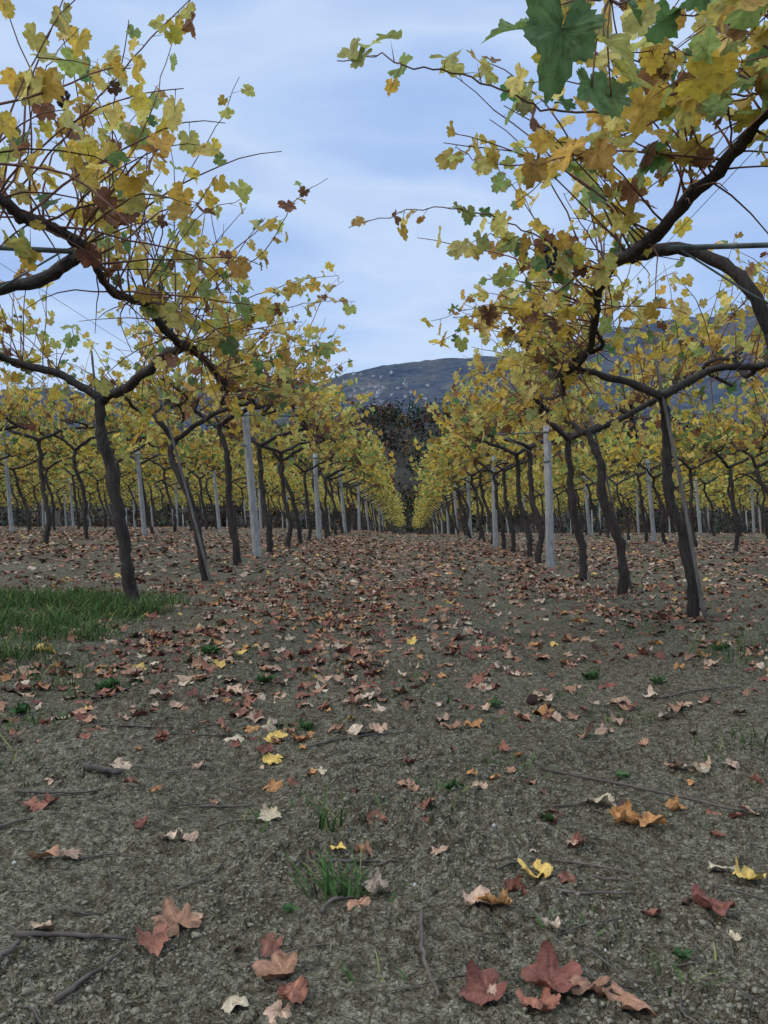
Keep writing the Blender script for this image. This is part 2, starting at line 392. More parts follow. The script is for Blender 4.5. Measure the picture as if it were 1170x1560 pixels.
o2 = mb.obj('hanging_leaves', mats3); o2.parent = ob

custom_vine(31, [(-1.96, 5.7, -.05), (-2.03, 5.7, .4), (-2.1, 5.7, .8), (-2.2, 5.7, 1.2), (-2.23, 5.7, 1.54)],
    [([(-2.23, 5.7, 1.52), (-2.08, 5.65, 1.58), (-1.9, 5.5, 1.62), (-1.62, 5.2, 1.73), (-1.42, 4.95, 1.76)], .034, .029),
     ([(-2.23, 5.7, 1.52), (-2.4, 5.7, 1.65), (-2.65, 5.7, 1.74), (-2.95, 5.7, 1.84)], .032, .025)],
    [([(-1.42, 4.95, 1.76), (-1.44, 4.6, 1.78), (-1.42, 4.3, 1.83), (-1.46, 3.9, 1.80), (-1.42, 3.5, 1.86), (-1.42, 3.3, 1.85)], .026, .020, 1),
     ([(-1.42, 4.95, 1.76), (-1.4, 5.3, 1.76), (-1.36, 5.8, 1.66), (-1.5, 6.3, 1.7), (-1.4, 6.7, 1.75)], .025, .018, 1),
     ([(-2.95, 5.7, 1.84), (-3.0, 5.1, 1.85), (-2.95, 4.8, 1.9)], .022, .015, -1), ([(-2.95, 5.7, 1.84), (-3.0, 6.2, 1.85), (-2.95, 6.7, 1.9)], .022, .015, -1)],
    [([(-1.42, 4.3, 1.83), (-1.38, 4.2, 2.1), (-1.2, 4.15, 2.4), (-1.0, 4.1, 2.7), (-.85, 4.0, 2.9)], .06, .6, .1),
     ([(-1.38, 4.7, 1.78), (-1.1, 4.5, 1.98), (-.79, 4.3, 2.12), (-.6, 4.2, 2.35), (-.44, 4.2, 2.47)], .05, .8, .0),
     ([(-1.4, 4.95, 1.76), (-1.1, 5, 1.9), (-.8, 5, 1.99), (-.55, 5, 2.03), (-.35, 5, 2.03)], .055, 1.1, .1),
     ([(-1.4, 5.3, 1.76), (-1.1, 5.2, 1.95), (-.85, 5.2, 2.15), (-.6, 5.2, 2.2)], .06, 1.1, .2),
     ([(-1.4, 5.8, 1.7), (-1.1, 5.9, 1.85), (-.8, 5.9, 1.95), (-.5, 5.9, 1.9)], .066, 1.2, .4),
     ([(-1.4, 4.4, 1.83), (-1.3, 4.2, 2.0), (-1.05, 4.0, 2.2), (-.8, 4.0, 2.3)], .06, .8, .1),
     ([(-1.4, 4.1, 1.83), (-1.5, 4.0, 2.2), (-1.45, 3.9, 2.5), (-1.2, 3.8, 2.75)], .06, .7, .3)],
    dens=.42, step=.052, thm=30, lmax=1.35, lsize=.064)
custom_vine(32, [(-2.35, 3.6, -.05), (-2.4, 3.65, .8), (-2.4, 3.7, 1.5)],
    [([(-2.4, 3.7, 1.5), (-2.1, 3.75, 1.72), (-1.75, 3.7, 1.8), (-1.5, 3.55, 1.84), (-1.42, 3.45, 1.86)], .030, .026),
     ([(-2.4, 3.7, 1.5), (-2.6, 3.8, 1.75), (-2.9, 3.9, 1.85)], .028, .024)],
    [([(-1.42, 3.45, 1.86), (-1.46, 3.2, 1.87), (-1.45, 3.0, 1.82), (-1.43, 2.75, 1.8), (-1.4, 2.3, 1.85)], .024, .018, 1),
     ([(-2.9, 3.9, 1.85), (-2.9, 3.4, 1.9), (-2.9, 3.0, 1.9)], .022, .015, -1)],
    [([(-1.5, 2.95, 1.88), (-1.34, 3.0, 2.1), (-1.09, 3.0, 2.38), (-.87, 3.0, 2.61), (-.7, 3.0, 2.75)], .05, .35, .0),
     ([(-1.44, 3.2, 1.86), (-1.5, 3.1, 2.1), (-1.4, 3.0, 2.35), (-1.26, 3.0, 2.55)], .06, .8, .6),
     ([(-1.44, 3.4, 1.86), (-1.25, 3.4, 2.15), (-1.1, 3.4, 2.45), (-1.0, 3.4, 2.8)], .06, .6, .1)],
    dens=.38, step=.062, thm=14, lmax=1.25, lsize=.064)

LX, RX = -2.0, 1.86
place(LX, 7.8, 3, mir=1); place(LX, 9.3, 4); place(LX, 11.3, 2)
place(RX, 5.36, 0, mir=1); place(RX + .03, 7.14, 1); place(RX, 8.8, 2); place(RX - .02, 11.7, 5)
for y in np.arange(13.0, 100, 1.75):
    if abs((y - 10.4) % 6.9) < .5: y += .5
    place(LX + rv.normal(0, .04), y + rv.normal(0, .12)); place(RX + rv.normal(0, .04), y - .2 + rv.normal(0, .12))
for k in range(1, 8):
    for sgn in (-1, 1):
        x = (LX - 3.86 * k) if sgn < 0 else (RX + 3.86 * k)
        y0 = max(2.5, abs(x) / .62 - 3)
        for y in np.arange(y0 - (y0 % 1.75), 60 if k < 3 else 52, 1.75):
            place(x + rv.normal(0, .05), y + rv.normal(0, .15) + .4 * k)

# ------------------------------------------------------------------ posts, bars, wires, stakes
def post_mesh(lean):
    mb = MB(); H = 2.0
    P = catmull([(0, 0, -.1), (lean * .5, 0, .95), (lean, 0, H)], 14)
    tube(mb, P, .056, .046, 8, 0, rough=.012)
    c = P[-1]
    tube(mb, [c + [-.66, 0, -.12], c + [0, .05, -.09], c + [.66, 0, -.12]], .012, .012, 6, 1)
    tube(mb, [c + [0, 0, -.5], c + [.3, .05, -.3], c + [.6, 0, -.13]], .005, .005, 5, 1)
    tube(mb, [c + [0, 0, -.5], c + [-.3, .05, -.3], c + [-.6, 0, -.13]], .005, .005, 5, 1)
    for z in (-.1, -.5): tube(mb, [c + [0, 0, z - .015], c + [0, 0, z + .015]], .055, .055, 10, 1)
    return mb.mesh('post', [M_post, M_steel])
PM = [post_mesh(l) for l in (-.18, -.1, -.05)]
for k in range(-8, 9):
    x = RX - .06 + 3.86 * k if k >= 0 else LX + .03 + 3.86 * (k + 1)
    for j in range(0, 9):
        y = 10.35 + 6.9 * (j - 1) + (rv.normal(0, .2) if j > 1 else 0) + (0 if k in (-1, 0) else (k * 1.3) % 3)
        if abs(x) > .62 * y + 3: continue
        o = mkobj('concrete_vineyard_post', PM[0 if (k < 0 and j == 1) else rv.integers(0, 3)], (x, y, float(gbase(x, y))))
        o.rotation_euler[2] = rv.normal(0, .05)
        o.scale[2] = rv.uniform(.92, 1.02)

mb = MB()
for k in range(-6, 6):
    xr = LX - .1 + 3.86 * (k + 1) if k < 0 else RX - .1 + 3.86 * k
    for dx, h in ((.62, 1.9), (-.62, 1.9), (0, 1.97)):
        ys = np.linspace(-3, 100, 61); z = gbase(xr + 0 * ys, ys) + h + .02 * np.cos((ys - 10.35) * 2 * np.pi / 6.9)
        tube(mb, np.stack([xr + dx + 0 * ys, ys, z], -1), .0016, .0016, 4, 0)
mb.obj('trellis_wires', [M_steel])
def stake(P0, P1, r=.02):
    mb = MB(); P0 = np.array(P0); P1 = np.array(P1); P = catmull([P0, (P0 + P1) / 2 + [.01, 0, 0], P1], 12)
    tube(mb, P, r, r * .8, 6, 0, rough=.06); mb.obj('wooden_stake', [M_stake])
stake((1.93, 5.3, -.05), (1.60, 5.3, 1.72), .014)
stake((-1.9, 7.7, -.05), (-2.46, 7.75, 1.95), .014)
stake((-2.3, 5.85, 1.2), (-2.33, 5.8, 1.9), .01)
stake((1.98, 7.2, -.03), (1.6, 7.2, 1.6), .012)

m, nt, b, o = newmat('dark_grape'); b.inputs['Base Color'].default_value = (.012, .01, .02, 1); b.inputs['Roughness'].default_value = .45
M_grape = m
def ico():
    import bmesh
    bm = bmesh.new(); bmesh.ops.create_icosphere(bm, subdivisions=1, radius=1)
    V = np.array([v.co[:] for v in bm.verts]); F = np.array([[v.index for v in f.verts] for f in bm.faces]); bm.free(); return V, F
IV, IF = ico()
def bunch(p, L):
    mb = MB(); rg = np.random.default_rng(int(abs(p[0]) * 1000))
    for i in range(42):
        t = rg.uniform(0, 1); a = rg.uniform(0, 6.28); r = (1 - t) ** .6 * .022 + .003
        mb.add(IV * .0075 + np.array(p) + [r * math.cos(a), r * math.sin(a), -t * L], IF, 0)
    tube(mb, [np.array(p), np.array(p) + [.01, 0, .07]], .002, .002, 4, 1)
    mb.obj('grape_bunch', [M_grape, M_cane])
bunch((.575, 3.30, 1.80), .12); bunch((-1.32, 3.0, 2.30), .05); bunch((2.05, 5.1, 1.72), .12)

# ------------------------------------------------------------------ ground
ys = [-60, -40, -25, -15, -8, -4, -2, -1, -.5, 0, .3]
y = .6
while y < 3: ys.append(y); y *= 1.0033
while y < 70: ys.append(y); y *= 1.007
while y < 6000: ys.append(y); y *= 1.09
ys = np.array(ys)
u = np.linspace(-1, 1, 900); g = list(u * 1.0)
ext = []; e = 1.0
while e < 40: e *= 1.12; ext.append(e)
g = np.array([-q for q in ext[::-1]] + g + ext)
X = (0.4 + .52 * np.maximum(ys, 0))[:, None] * g[None, :]; Y = np.repeat(ys[:, None], len(g), 1)
cell = np.maximum(np.maximum(ys, .9)[:, None] * .004, np.abs(np.gradient(X, axis=1)))
Z = gbase(X, Y)
sel = (Y > .3) & (Y < 60)
zf = np.zeros_like(Z); zf[sel] = gfine(X[sel], Y[sel], cell[sel]); Z = Z + zf
nr, nc = X.shape
mb = MB(); i = np.arange(nr - 1)[:, None] * nc; j = np.arange(nc - 1)[None, :]
A = i + j; F = np.concatenate([np.stack([A, A + 1, A + nc + 1], -1).reshape(-1, 3), np.stack([A, A + nc + 1, A + nc], -1).reshape(-1, 3)])
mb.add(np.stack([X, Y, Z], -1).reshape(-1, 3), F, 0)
def soil(name):
    m, nt, b, o = newmat(name); tc = nd(nt, 'ShaderNodeTexCoord'); co = tc.outputs['Object']
    n1 = noise(nt, co, 1.6, 6, .65); n2 = noise(nt, co, 130, 3, .75)
    r1 = ramp(nt, n1.outputs['Fac'], [(.3, (.23, .208, .148)), (.55, (.31, .288, .21)), (.75, (.38, .352, .262))])
    r2 = ramp(nt, n2.outputs['Fac'], [(.3, (.55, .53, .49)), (.5, (.95, .95, .94)), (.72, (1.25, 1.25, 1.22))])
    c = mul(nt, r1.outputs[0], r2.outputs[0])
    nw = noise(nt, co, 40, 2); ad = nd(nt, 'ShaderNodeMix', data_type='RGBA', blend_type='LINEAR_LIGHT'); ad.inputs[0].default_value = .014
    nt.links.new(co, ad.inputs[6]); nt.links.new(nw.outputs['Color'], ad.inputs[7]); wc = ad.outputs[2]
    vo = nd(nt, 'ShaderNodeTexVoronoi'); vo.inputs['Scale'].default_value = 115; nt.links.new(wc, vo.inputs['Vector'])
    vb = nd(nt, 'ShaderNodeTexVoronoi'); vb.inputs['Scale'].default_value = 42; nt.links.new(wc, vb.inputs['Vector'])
    ra = ramp(nt, vo.outputs['Distance'], [(.3, (1.08, 1.08, 1.08)), (.65, (.58, .55, .50))])  # shade in cracks between fine and coarse crumbs, painted into the soil colour
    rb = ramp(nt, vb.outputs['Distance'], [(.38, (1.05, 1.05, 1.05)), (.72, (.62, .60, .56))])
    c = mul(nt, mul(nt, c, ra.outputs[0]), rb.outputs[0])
    nt.links.new(c, b.inputs['Base Color']); b.inputs['Roughness'].default_value = .95; b.inputs['Specular IOR Level'].default_value = .1
    bp1 = nd(nt, 'ShaderNodeBump'); bp1.inputs['Strength'].default_value = 1; bp1.inputs['Distance'].default_value = .011; bp1.invert = True
    nt.links.new(vo.outputs['Distance'], bp1.inputs['Height'])
    bp2 = nd(nt, 'ShaderNodeBump'); bp2.inputs['Strength'].default_value = 1; bp2.inputs['Distance'].default_value = .012
    nt.links.new(n2.outputs['Fac'], bp2.inputs['Height']); nt.links.new(bp1.outputs[0], bp2.inputs['Normal'])
    nt.links.new(bp2.outputs[0], b.inputs['Normal']); return m
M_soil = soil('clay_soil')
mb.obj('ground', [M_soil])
def gz(x, y):
    x = np.asarray(x, float); y = np.asarray(y, float)
    return gbase(x, y) + gfine(x, y, np.maximum(y, .9) * .004)
m, nt, b, o = newmat('loose_soil'); tc = nd(nt, 'ShaderNodeTexCoord'); n1 = noise(nt, tc.outputs['Object'], 90, 3, .7)
r1 = ramp(nt, n1.outputs['Fac'], [(.3, (.13, .116, .082)), (.65, (.27, .25, .18))]); nt.links.new(r1.outputs[0], b.inputs['Base Color']); b.inputs['Roughness'].default_value = 1; b.inputs['Specular IOR Level'].default_value = .05
M_loose = m
mb = MB(); rg = np.random.default_rng(9)
n = 34000; yy = .85 * np.exp(rg.uniform(0, 1, n) ** .9 * math.log(7 / .85)); xx = rg.uniform(-1, 1, n) * (.5 + .5 * yy)
keep = fbm(xx * 2.2, yy * 2.2, 77, 3) > rg.uniform(.25, .55, n); xx, yy = xx[keep], yy[keep]; n = len(xx)
s = rg.uniform(.0014, .0045, n) * (1 + .8 * (rg.uniform(0, 1, n) > .97)); zz = gz(xx, yy)
D = 1 + rg.normal(0, .2, (n, len(IV), 1)); S = rg.uniform(.7, 1.3, (n, 1, 3)) * np.array([1, 1, .8])
V = IV[None] * D * S * s[:, None, None] + np.stack([xx, yy, zz + s * .2], -1)[:, None, :]
mb.add(V.reshape(-1, 3), (IF[None] + (np.arange(n) * len(IV))[:, None, None]).reshape(-1, 3), 0); mb.obj('soil_clods', [M_loose], True)

# ------------------------------------------------------------------ fallen leaves
FP = np.array([[.29, .125, .08], [.40, .22, .135], [.50, .34, .23], [.56, .43, .31], [.52, .26, .10], [.22, .085, .06], [.13, .075, .052], [.72, .50, .14], [.62, .52, .35]])
def fall_cols(k, rg):
    m = len(k); c = FP[k] * rg.uniform(.7, 1.1, (m, 1)); e = c * rg.uniform(.4, .9, (m, 1)); return c, e
mb = MB(); rg = np.random.default_rng(17)
def scatter(n, y0, y1, LT, margin, pw, size):
    yy = rg.uniform(0, 1, n); yy = np.sqrt(y0 ** 2 + yy * (y1 ** 2 - y0 ** 2)); xx = rg.uniform(-1, 1, n) * (margin + .52 * yy)
    band = 1.1 * np.exp(-((xx + .42 + .1 * np.sin(yy)) / .24) ** 2) * ss(1.8, 3.2, yy) + .8 * np.exp(-((xx + 1.15) / .45) ** 2) * ss(2.2, 3.4, yy) + .4 * np.exp(-((xx - .35) / .25) ** 2) * ss(2, 5, yy) \
        + .45 * np.exp(-((xx - 1.5) / .4) ** 2) * ss(2, 4, yy) + .35 * ss(4.5, 9, yy)
    d = .12 + band * (.35 + 1.2 * ss(.3, .62, vn(xx * 2.3, yy * 1.6, 66))) + .3 * ss(.55, .75, vn(xx * 3.5, yy * 3.5, 60))
    k = rg.uniform(0, 1, n) < d * pw; xx, yy = xx[k], yy[k]; m = len(xx)
    c, e = fall_cols(rg.choice(9, m, p=[.24, .21, .13, .07, .08, .12, .1, .02, .03]), rg)
    a = rg.uniform(0, 6.28, m); tip = np.stack([np.cos(a), np.sin(a), rg.normal(0, .12, m)], -1)
    nor = rg.normal(0, .25, (m, 3)); nor[:, 2] = rg.choice([-1, 1], m, p=[.3, .7])
    sz = size * rg.uniform(.3, 1.15, m)
    put_leaves(mb, LT, np.stack([xx, yy, gz(xx, yy) + .005 + sz * .08], -1), tip, nor, sz, c, e, 0, rg)
    return m
na = scatter(700, 1.0, 2.6, LT_fall, .3, .8, .033)
nb = scatter(8500, 2.6, 8, LT_mid, .5, .95, .046)
nc_ = scatter(36000, 8, 20, LT_lo, 1, .9, .052)
nd_ = scatter(30000, 20, 40, LT_lo, 1, .8, .06)
hero = [(-.385, 1.32, .055, 1, 2.2, 1), (-.41, 1.27, .042, 0, 5.2, 1), (.118, 1.39, .055, 2, 1.0, 1), (.15, 1.37, .04, 4, 3.0, 1), (.24, 1.53, .043, 7, 2.4, 1), (.29, 1.50, .03, 0, 4, 1),
        (.63, 1.52, .045, 7, 1.2, 1), (.60, 1.56, .035, 8, 3.2, 1), (.51, 1.39, .055, 5, 5.7, 1), (.20, 1.165, .06, 5, .4, 1), (.26, 1.16, .055, 1, 2.8, 1), (.11, 1.15, .05, 5, 3.6, 1), (.30, 1.13, .05, 1, 5.5, 1), (.18, 1.11, .05, 0, 1.9, 1),
        (-.19, 1.2, .045, 1, 2.9, 1), (-.17, 1.14, .04, 0, .6, 1), (-.22, 1.28, .035, 0, 4.4, 1), (.47, 1.79, .055, 4, .2, 1), (.52, 1.76, .045, 4, 5.5, 1), (.45, 1.90, .055, 8, 2.7, 1), (.34, 1.66, .04, 0, 1.1, 1),
        (-.06, 1.45, .042, 3, .7, 1), (-.09, 1.38, .035, 1, 3.7, -1), (-.145, 1.63, .035, 7, 1.6, 1), (-.5, 1.65, .038, 3, .3, 1), (-.46, 1.67, .03, 2, 3.3, 1), (.76, 2.17, .05, 8, 2.1, 1), (.80, 2.2, .04, 2, 4.6, 1),
        (-.17, 2.45, .06, 3, .9, 1), (-.1, 2.5, .045, 2, 4.2, 1), (.13, 2.53, .055, 1, 1.7, 1), (.2, 2.56, .05, 4, 5.0, 1), (-.4, 2.4, .05, 7, 2.6, 1), (-.33, 2.42, .05, 4, .1, 1), (-.23, 2.5, .05, 1, 3.9, 1),
        (-1.83, 3.9, .07, 7, 1.4, 1), (-1.77, 3.85, .06, 7, .4, 1), (-.78, 2.12, .04, 3, 6, 1), (-.95, 1.75, .05, 1, 2, 1), (-.84, 1.78, .045, 0, 5, 1), (-.9, 2.0, .04, 2, 1, -1), (-.72, 1.55, .04, 1, .2, 1),
        (.06, 1.62, .03, 2, 3, 1), (.03, 1.85, .045, 0, 1, 1), (-.07, 1.8, .04, 0, 4, -1), (.0, 2.0, .035, 1, 2, 1), (.55, 2.55, .05, 1, .4, 1), (.62, 2.6, .045, 2, 3.5, 1), (.5, 3.0, .045, 3, 1.5, 1), (.7, 3.1, .045, 3, 4.5, 1),
        (.9, 2.0, .045, 1, 5.9, 1), (.86, 1.75, .05, 2, 2.4, -1), (.83, 1.68, .04, 0, .4, 1), (-.15, 3.0, .06, 3, 1.1, 1), (-.2, 2.95, .05, 2, 3.3, 1), (.02, 3.6, .06, 8, 1.8, 1)]
H = np.array([h[:3] + h[4:] for h in hero]); kk = np.array([h[3] for h in hero]); c, e = fall_cols(kk, rg); m = len(H)
tip = np.stack([np.cos(H[:, 3]), np.sin(H[:, 3]), rg.normal(0, .12, m)], -1); nor = rg.normal(0, .22, (m, 3)); nor[:, 2] = H[:, 4]
put_leaves(mb, LT_fall, np.stack([H[:, 0], H[:, 1], gz(H[:, 0], H[:, 1]) + .005 + H[:, 2] * .08], -1), tip, nor, H[:, 2] * .97, c, e, 0, rg)
mb.obj('fallen_leaves', [M_fall])

# ------------------------------------------------------------------ grass / weeds / twigs / pebbles
def blades(mb, cx, cy, n, spread, hmin, hmax, rg, w=.003, lean=.5):
    x = cx + rg.normal(0, spread, n); y = cy + rg.normal(0, spread, n); z = gbase(x, y) - .004
    a = rg.uniform(0, 6.28, n); h = rg.uniform(hmin, hmax, n); ln = rg.uniform(.15, 1, n) * lean * h * 1.4
    d = np.stack([np.cos(a), np.sin(a), 0 * a], -1); sd = np.stack([-np.sin(a), np.cos(a), 0 * a], -1)
    B = np.stack([x, y, z], -1); w = w * rg.uniform(.6, 1.3, n)[:, None]
    rows = []
    for t, ww in ((0, 1), (.4, .9), (.75, .6)):
        p = B + d * (ln * t ** 1.8)[:, None] + np.array([0, 0, 1]) * (h * (t - .25 * t * t))[:, None]
        rows += [p - sd * w * ww, p + sd * w * ww]
    rows.append(B + d * ln[:, None] + np.array([0, 0, 1]) * (h * .72)[:, None])
    V = np.stack(rows, 1).reshape(-1, 3)
    F = np.array([[0, 1, 3], [0, 3, 2], [2, 3, 5], [2, 5, 4], [4, 5, 6]])
    col = np.array([.075, .135, .045]) * rg.uniform(.5, 1.3, (n, 1)) + np.where(rg.uniform(0, 1, (n, 1)) < .12, np.array([[.16, .12, .05]]), 0)
    mb.add(V, (F[None] + (np.arange(n) * 7)[:, None, None]).reshape(-1, 3), 0, np.repeat(col, 7, 0))
mb = MB(); rg = np.random.default_rng(23)
for i in range(900):
    x = rg.uniform(-4.2, -1.7); y = rg.uniform(3.7, 6.6)
    if x > -2.05 and rg.uniform() < .5: continue
    f = float(ss(.2, .6, np.array(vn(np.array(x * 2.2), np.array(y * 2.2), 9))))
    if rg.uniform() < f + .2: blades(mb, x, y, 24, .055, .04 + .03 * f, .11 + .11 * f * rg.uniform(.4, 1), rg, lean=.8)
for cx, cy, n, sp, h0, h1 in [(-.13, 1.46, 46, .022, .05, .12), (-.09, 1.42, 20, .02, .03, .08), (.1, 1.93, 60, .04, .03, .08), (.22, 1.39, 36, .03, .02, .05), (.25, 1.36, 20, .03, .02, .05), (-.06, 1.2, 10, .02, .02, .06), (-.36, 2.6, 40, .035, .03, .08), (.28, 2.25, 40, .05, .03, .08),
        (.06, 3.1, 50, .05, .03, .08), (.9, 1.75, 40, .04, .04, .10), (.92, 1.62, 40, .03, .04, .1), (-.17, 1.75, 12, .01, .08, .16), (.75, 2.8, 40, .05, .03, .08), (1.0, 2.4, 50, .06, .04, .1), (.42, 1.22, 14, .02, .02, .05), (-.1, 1.85, 20, .03, .02, .08),
        (1.5, 3.9, 60, .1, .05, .14), (1.9, 4.3, 90, .12, .05, .15), (1.4, 4.6, 70, .1, .04, .12), (2.2, 4.7, 80, .12, .05, .14), (-1.25, 3.1, 60, .08, .03, .08), (-1.6, 3.4, 120, .15, .05, .12), (-1.9, 3.6, 150, .15, .06, .16), (-1.3, 2.6, 60, .08, .04, .1), (-1.2, 2.1, 60, .08, .04, .1), (-.95, 3.7, 60, .1, .03, .08)]:
    blades(mb, cx, cy, int(n * 1.3), sp * 1.3, h0, h1, rg, w=.0024, lean=.9)
for i in range(170):
    y = rg.uniform(1.6, 16); x = rg.uniform(-1, 1) * (.4 + .5 * y); blades(mb, x, y, 22, .045, .02, .065, rg, lean=.9)
mb.obj('grass', [M_grass])
mb = MB()
for cx, cy, n, s in [(.42, 1.25, 9, .013), (-1.2, 3.15, 14, .035), (.1, 1.98, 9, .018), (-.95, 3.75, 12, .04), (.93, 1.3, 8, .02), (-.34, 2.63, 12, .022), (1.0, 3.3, 10, .025), (.55, 2.1, 8, .015), (1.6, 4.2, 10, .035), (-1.35, 2.75, 10, .025), (.9, 1.7, 12, .025), (-.2, 1.35, 8, .012), (.3, 1.75, 8, .015), (.8, 3.6, 12, .03), (-.6, 3.3, 12, .03), (.3, 2.9, 10, .025)]:
    a = rg.uniform(0, 6.28, n); tip = np.stack([np.cos(a), np.sin(a), rg.uniform(.1, .7, n)], -1); P = np.stack([cx + np.cos(a) * s * .6, cy + np.sin(a) * s * .6, 0 * a], -1)
    P[:, 2] = gz(P[:, 0], P[:, 1]) + .012; c = np.array([.07, .13, .05]) * rg.uniform(.6, 1.4, (n, 1)); nn = rg.normal(0, .2, (n, 3)); nn[:, 2] += 1
    put_leaves(mb, LT_mid, P, tip, nn, np.full(n, s) * rg.uniform(.7, 1.2, n), c, c * .8, 0, rg)
mb.obj('weeds', [M_grass])
mb = MB()
def twig(x0, y0, x1, y1, r, bend=.02):
    n = 12; t = np.linspace(0, 1, n); x = x0 + (x1 - x0) * t; y = y0 + (y1 - y0) * t
    nx, ny = -(y1 - y0), (x1 - x0); x = x + nx * bend * np.sin(t * 3.1) * 3 + rg.normal(0, r * .3, n); y = y + ny * bend * np.sin(t * 3.1) * 3 + rg.normal(0, r * .3, n)
    z = gz(x, y); z = np.convolve(np.pad(z, 2, 'edge'), np.ones(5) / 5, 'valid') + r * .9 + .004
    tube(mb, np.stack([x, y, z], -1), r, r * .6, 6, 0, rough=.12)
for t in [(.02, 1.34, .04, 1.13, .0042), (-.62, 1.25, -.45, 1.27, .005), (-.5, 1.12, -.45, 1.24, .004), (.35, 2.2, .75, 1.85, .004), (.75, 1.85, .95, 1.9, .003), (-.3, 2.33, .02, 2.5, .003), (-1.0, 2.5, -.6, 2.55, .003), (-.5, 1.9, -.38, 1.92, .004), (-.85, 2.05, -.75, 2.07, .011), (-.95, 1.9, -.75, 1.95, .004),
          (-.9, 1.6, -.8, 1.68, .004), (-.75, 2.4, -.55, 2.5, .003), (-.15, 1.35, -.1, 1.42, .004), (-.17, 1.55, -.06, 1.59, .004), (.95, 3.1, 1.3, 3.2, .004), (-.62, 1.15, -.6, 1.22, .006), (.1, 1.22, .12, 1.3, .002)]:
    twig(*t, bend=rg.normal(0, .02))
for i in range(380):
    y = rg.uniform(1.1, 9); x = rg.uniform(-1, 1) * (.4 + .48 * y); a = rg.normal(0, .8); L = rg.uniform(.03, .16); twig(x, y, x + L * math.cos(a), y + L * math.sin(a), rg.uniform(.001, .003), rg.normal(0, .02))
mb.obj('fallen_twigs', [M_twig])
m, nt, b, o = newmat('pale_stone'); b.inputs['Base Color'].default_value = (.45, .44, .40, 1); b.inputs['Roughness'].default_value = .8
mb = MB(); n = 26; yy = rg.uniform(1.1, 6, n); xx = rg.uniform(-1, 1, n) * .5 * yy; s = rg.uniform(.002, .005, n)
V = IV[None] * (1 + rg.normal(0, .15, (n, len(IV), 1))) * s[:, None, None] + np.stack([xx, yy, gz(xx, yy) + s * .4], -1)[:, None, :]
mb.add(V.reshape(-1, 3), (IF[None] + (np.arange(n) * len(IV))[:, None, None]).reshape(-1, 3), 0); mb.obj('pebbles', [m], False)

# ------------------------------------------------------------------ hills, forest, village
def hz(x, y):
    t = x / 1800.
    e = np.interp(t, [-1.5, -.55, -.3, -.1, -.02, .03, .10, .2, .3, .45, .7, 1.5], [.12, .145, .145, .165, .178, .180, .180, .20, .23, .255, .25, .2])
    S = ss(420, 1800, y) - .5 * ss(1800, 3200, y)
    return 1800 * e * S - 45 * (1 - S) + (fbm(x / 260, y / 260, 5, 4) - .47) * 75 * ss(500, 1000, y) + (fbm(x / 30, y / 30, 15, 3) - .45) * 14
def sheet(name, xs, ys, fn, mat):
    X, Y = np.meshgrid(xs, ys); Z = fn(X, Y); mb = MB(); nc = len(xs); i = np.arange(len(ys) - 1)[:, None] * nc; j = np.arange(nc - 1)[None, :]; A = i + j
    F = np.concatenate([np.stack([A, A + 1, A + nc + 1], -1).reshape(-1, 3), np.stack([A, A + nc + 1, A + nc], -1).reshape(-1, 3)])
    mb.add(np.stack([X, Y, Z], -1).reshape(-1, 3), F, 0); return mb.obj(name, [mat])
m, nt, b, o = newmat('hill_woodland'); tc = nd(nt, 'ShaderNodeTexCoord'); co = tc.outputs['Object']
n1 = noise(nt, co, .008, 6); n2 = noise(nt, co, .07, 5, .75)
r1 = ramp(nt, n1.outputs['Fac'], [(.38, (.052, .070, .105)), (.5, (.068, .085, .112)), (.6, (.095, .105, .115)), (.7, (.062, .08, .115))])  # bluish distance haze painted into the woodland colours
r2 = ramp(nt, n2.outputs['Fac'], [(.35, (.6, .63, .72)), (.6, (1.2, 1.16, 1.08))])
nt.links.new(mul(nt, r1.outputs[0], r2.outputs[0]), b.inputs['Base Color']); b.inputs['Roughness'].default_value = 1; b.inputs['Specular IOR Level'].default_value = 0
sheet('distant_hills', np.linspace(-2600, 2600, 420), np.linspace(420, 3200, 220), hz, m)
def mz(x, y):
    e = np.interp(x, [-400, -120, -40, 0, 20, 80, 400], [20, 30, 39, 42, 41, 34, 20])
    return -14 + (e + 10) * ss(150, 340, y) - 30 * ss(350, 480, y) + (fbm(x / 40, y / 40, 5, 3) - .45) * 16
m2, nt, b, o = newmat('forest_floor'); b.inputs['Base Color'].default_value = (.03, .026, .018, 1); b.inputs['Roughness'].default_value = 1
sheet('wooded_hill', np.linspace(-420, 420, 160), np.linspace(140, 490, 90), mz, m2)
rg = np.random.default_rng(40); n = 1300; k = 110
x = rg.uniform(-1, 1, n) * 150; y = rg.uniform(150, 345, n); z = mz(x, y)
hgt = rg.uniform(5, 12, n); wd = hgt * rg.uniform(.3, .48, n)
base = np.array([[.085, .045, .034], [.04, .055, .036], [.06, .055, .034], [.12, .08, .038], [.03, .042, .032], [.07, .046, .045]])[rg.integers(0, 6, n)]
d = nrm(rg.normal(0, 1, (n, k, 3))); rad = rg.uniform(.55, 1.1, (n, k, 1)) * (1 + .25 * np.sin(d[..., :1] * 5 + d[..., 1:2] * 4 + np.arange(n)[:, None, None]))
Cn = np.stack([x, y, z + hgt * .55], -1)[:, None, :] + d * rad * np.stack([wd, wd, hgt * .48], -1)[:, None, :]
q = rg.normal(0, 1, (n, k, 3)); q1 = nrm(np.cross(d, q)); q2 = nrm(rg.normal(0, 1, (n, k, 3))); s = rg.uniform(.25, .7, (n, k, 1))
V = np.stack([Cn - q1 * s, Cn + q2 * s, Cn + q1 * s, Cn - q2 * s], 2).reshape(-1, 3)
F = (np.array([[0, 1, 2], [0, 2, 3]])[None] + (np.arange(n * k) * 4)[:, None, None]).reshape(-1, 3)
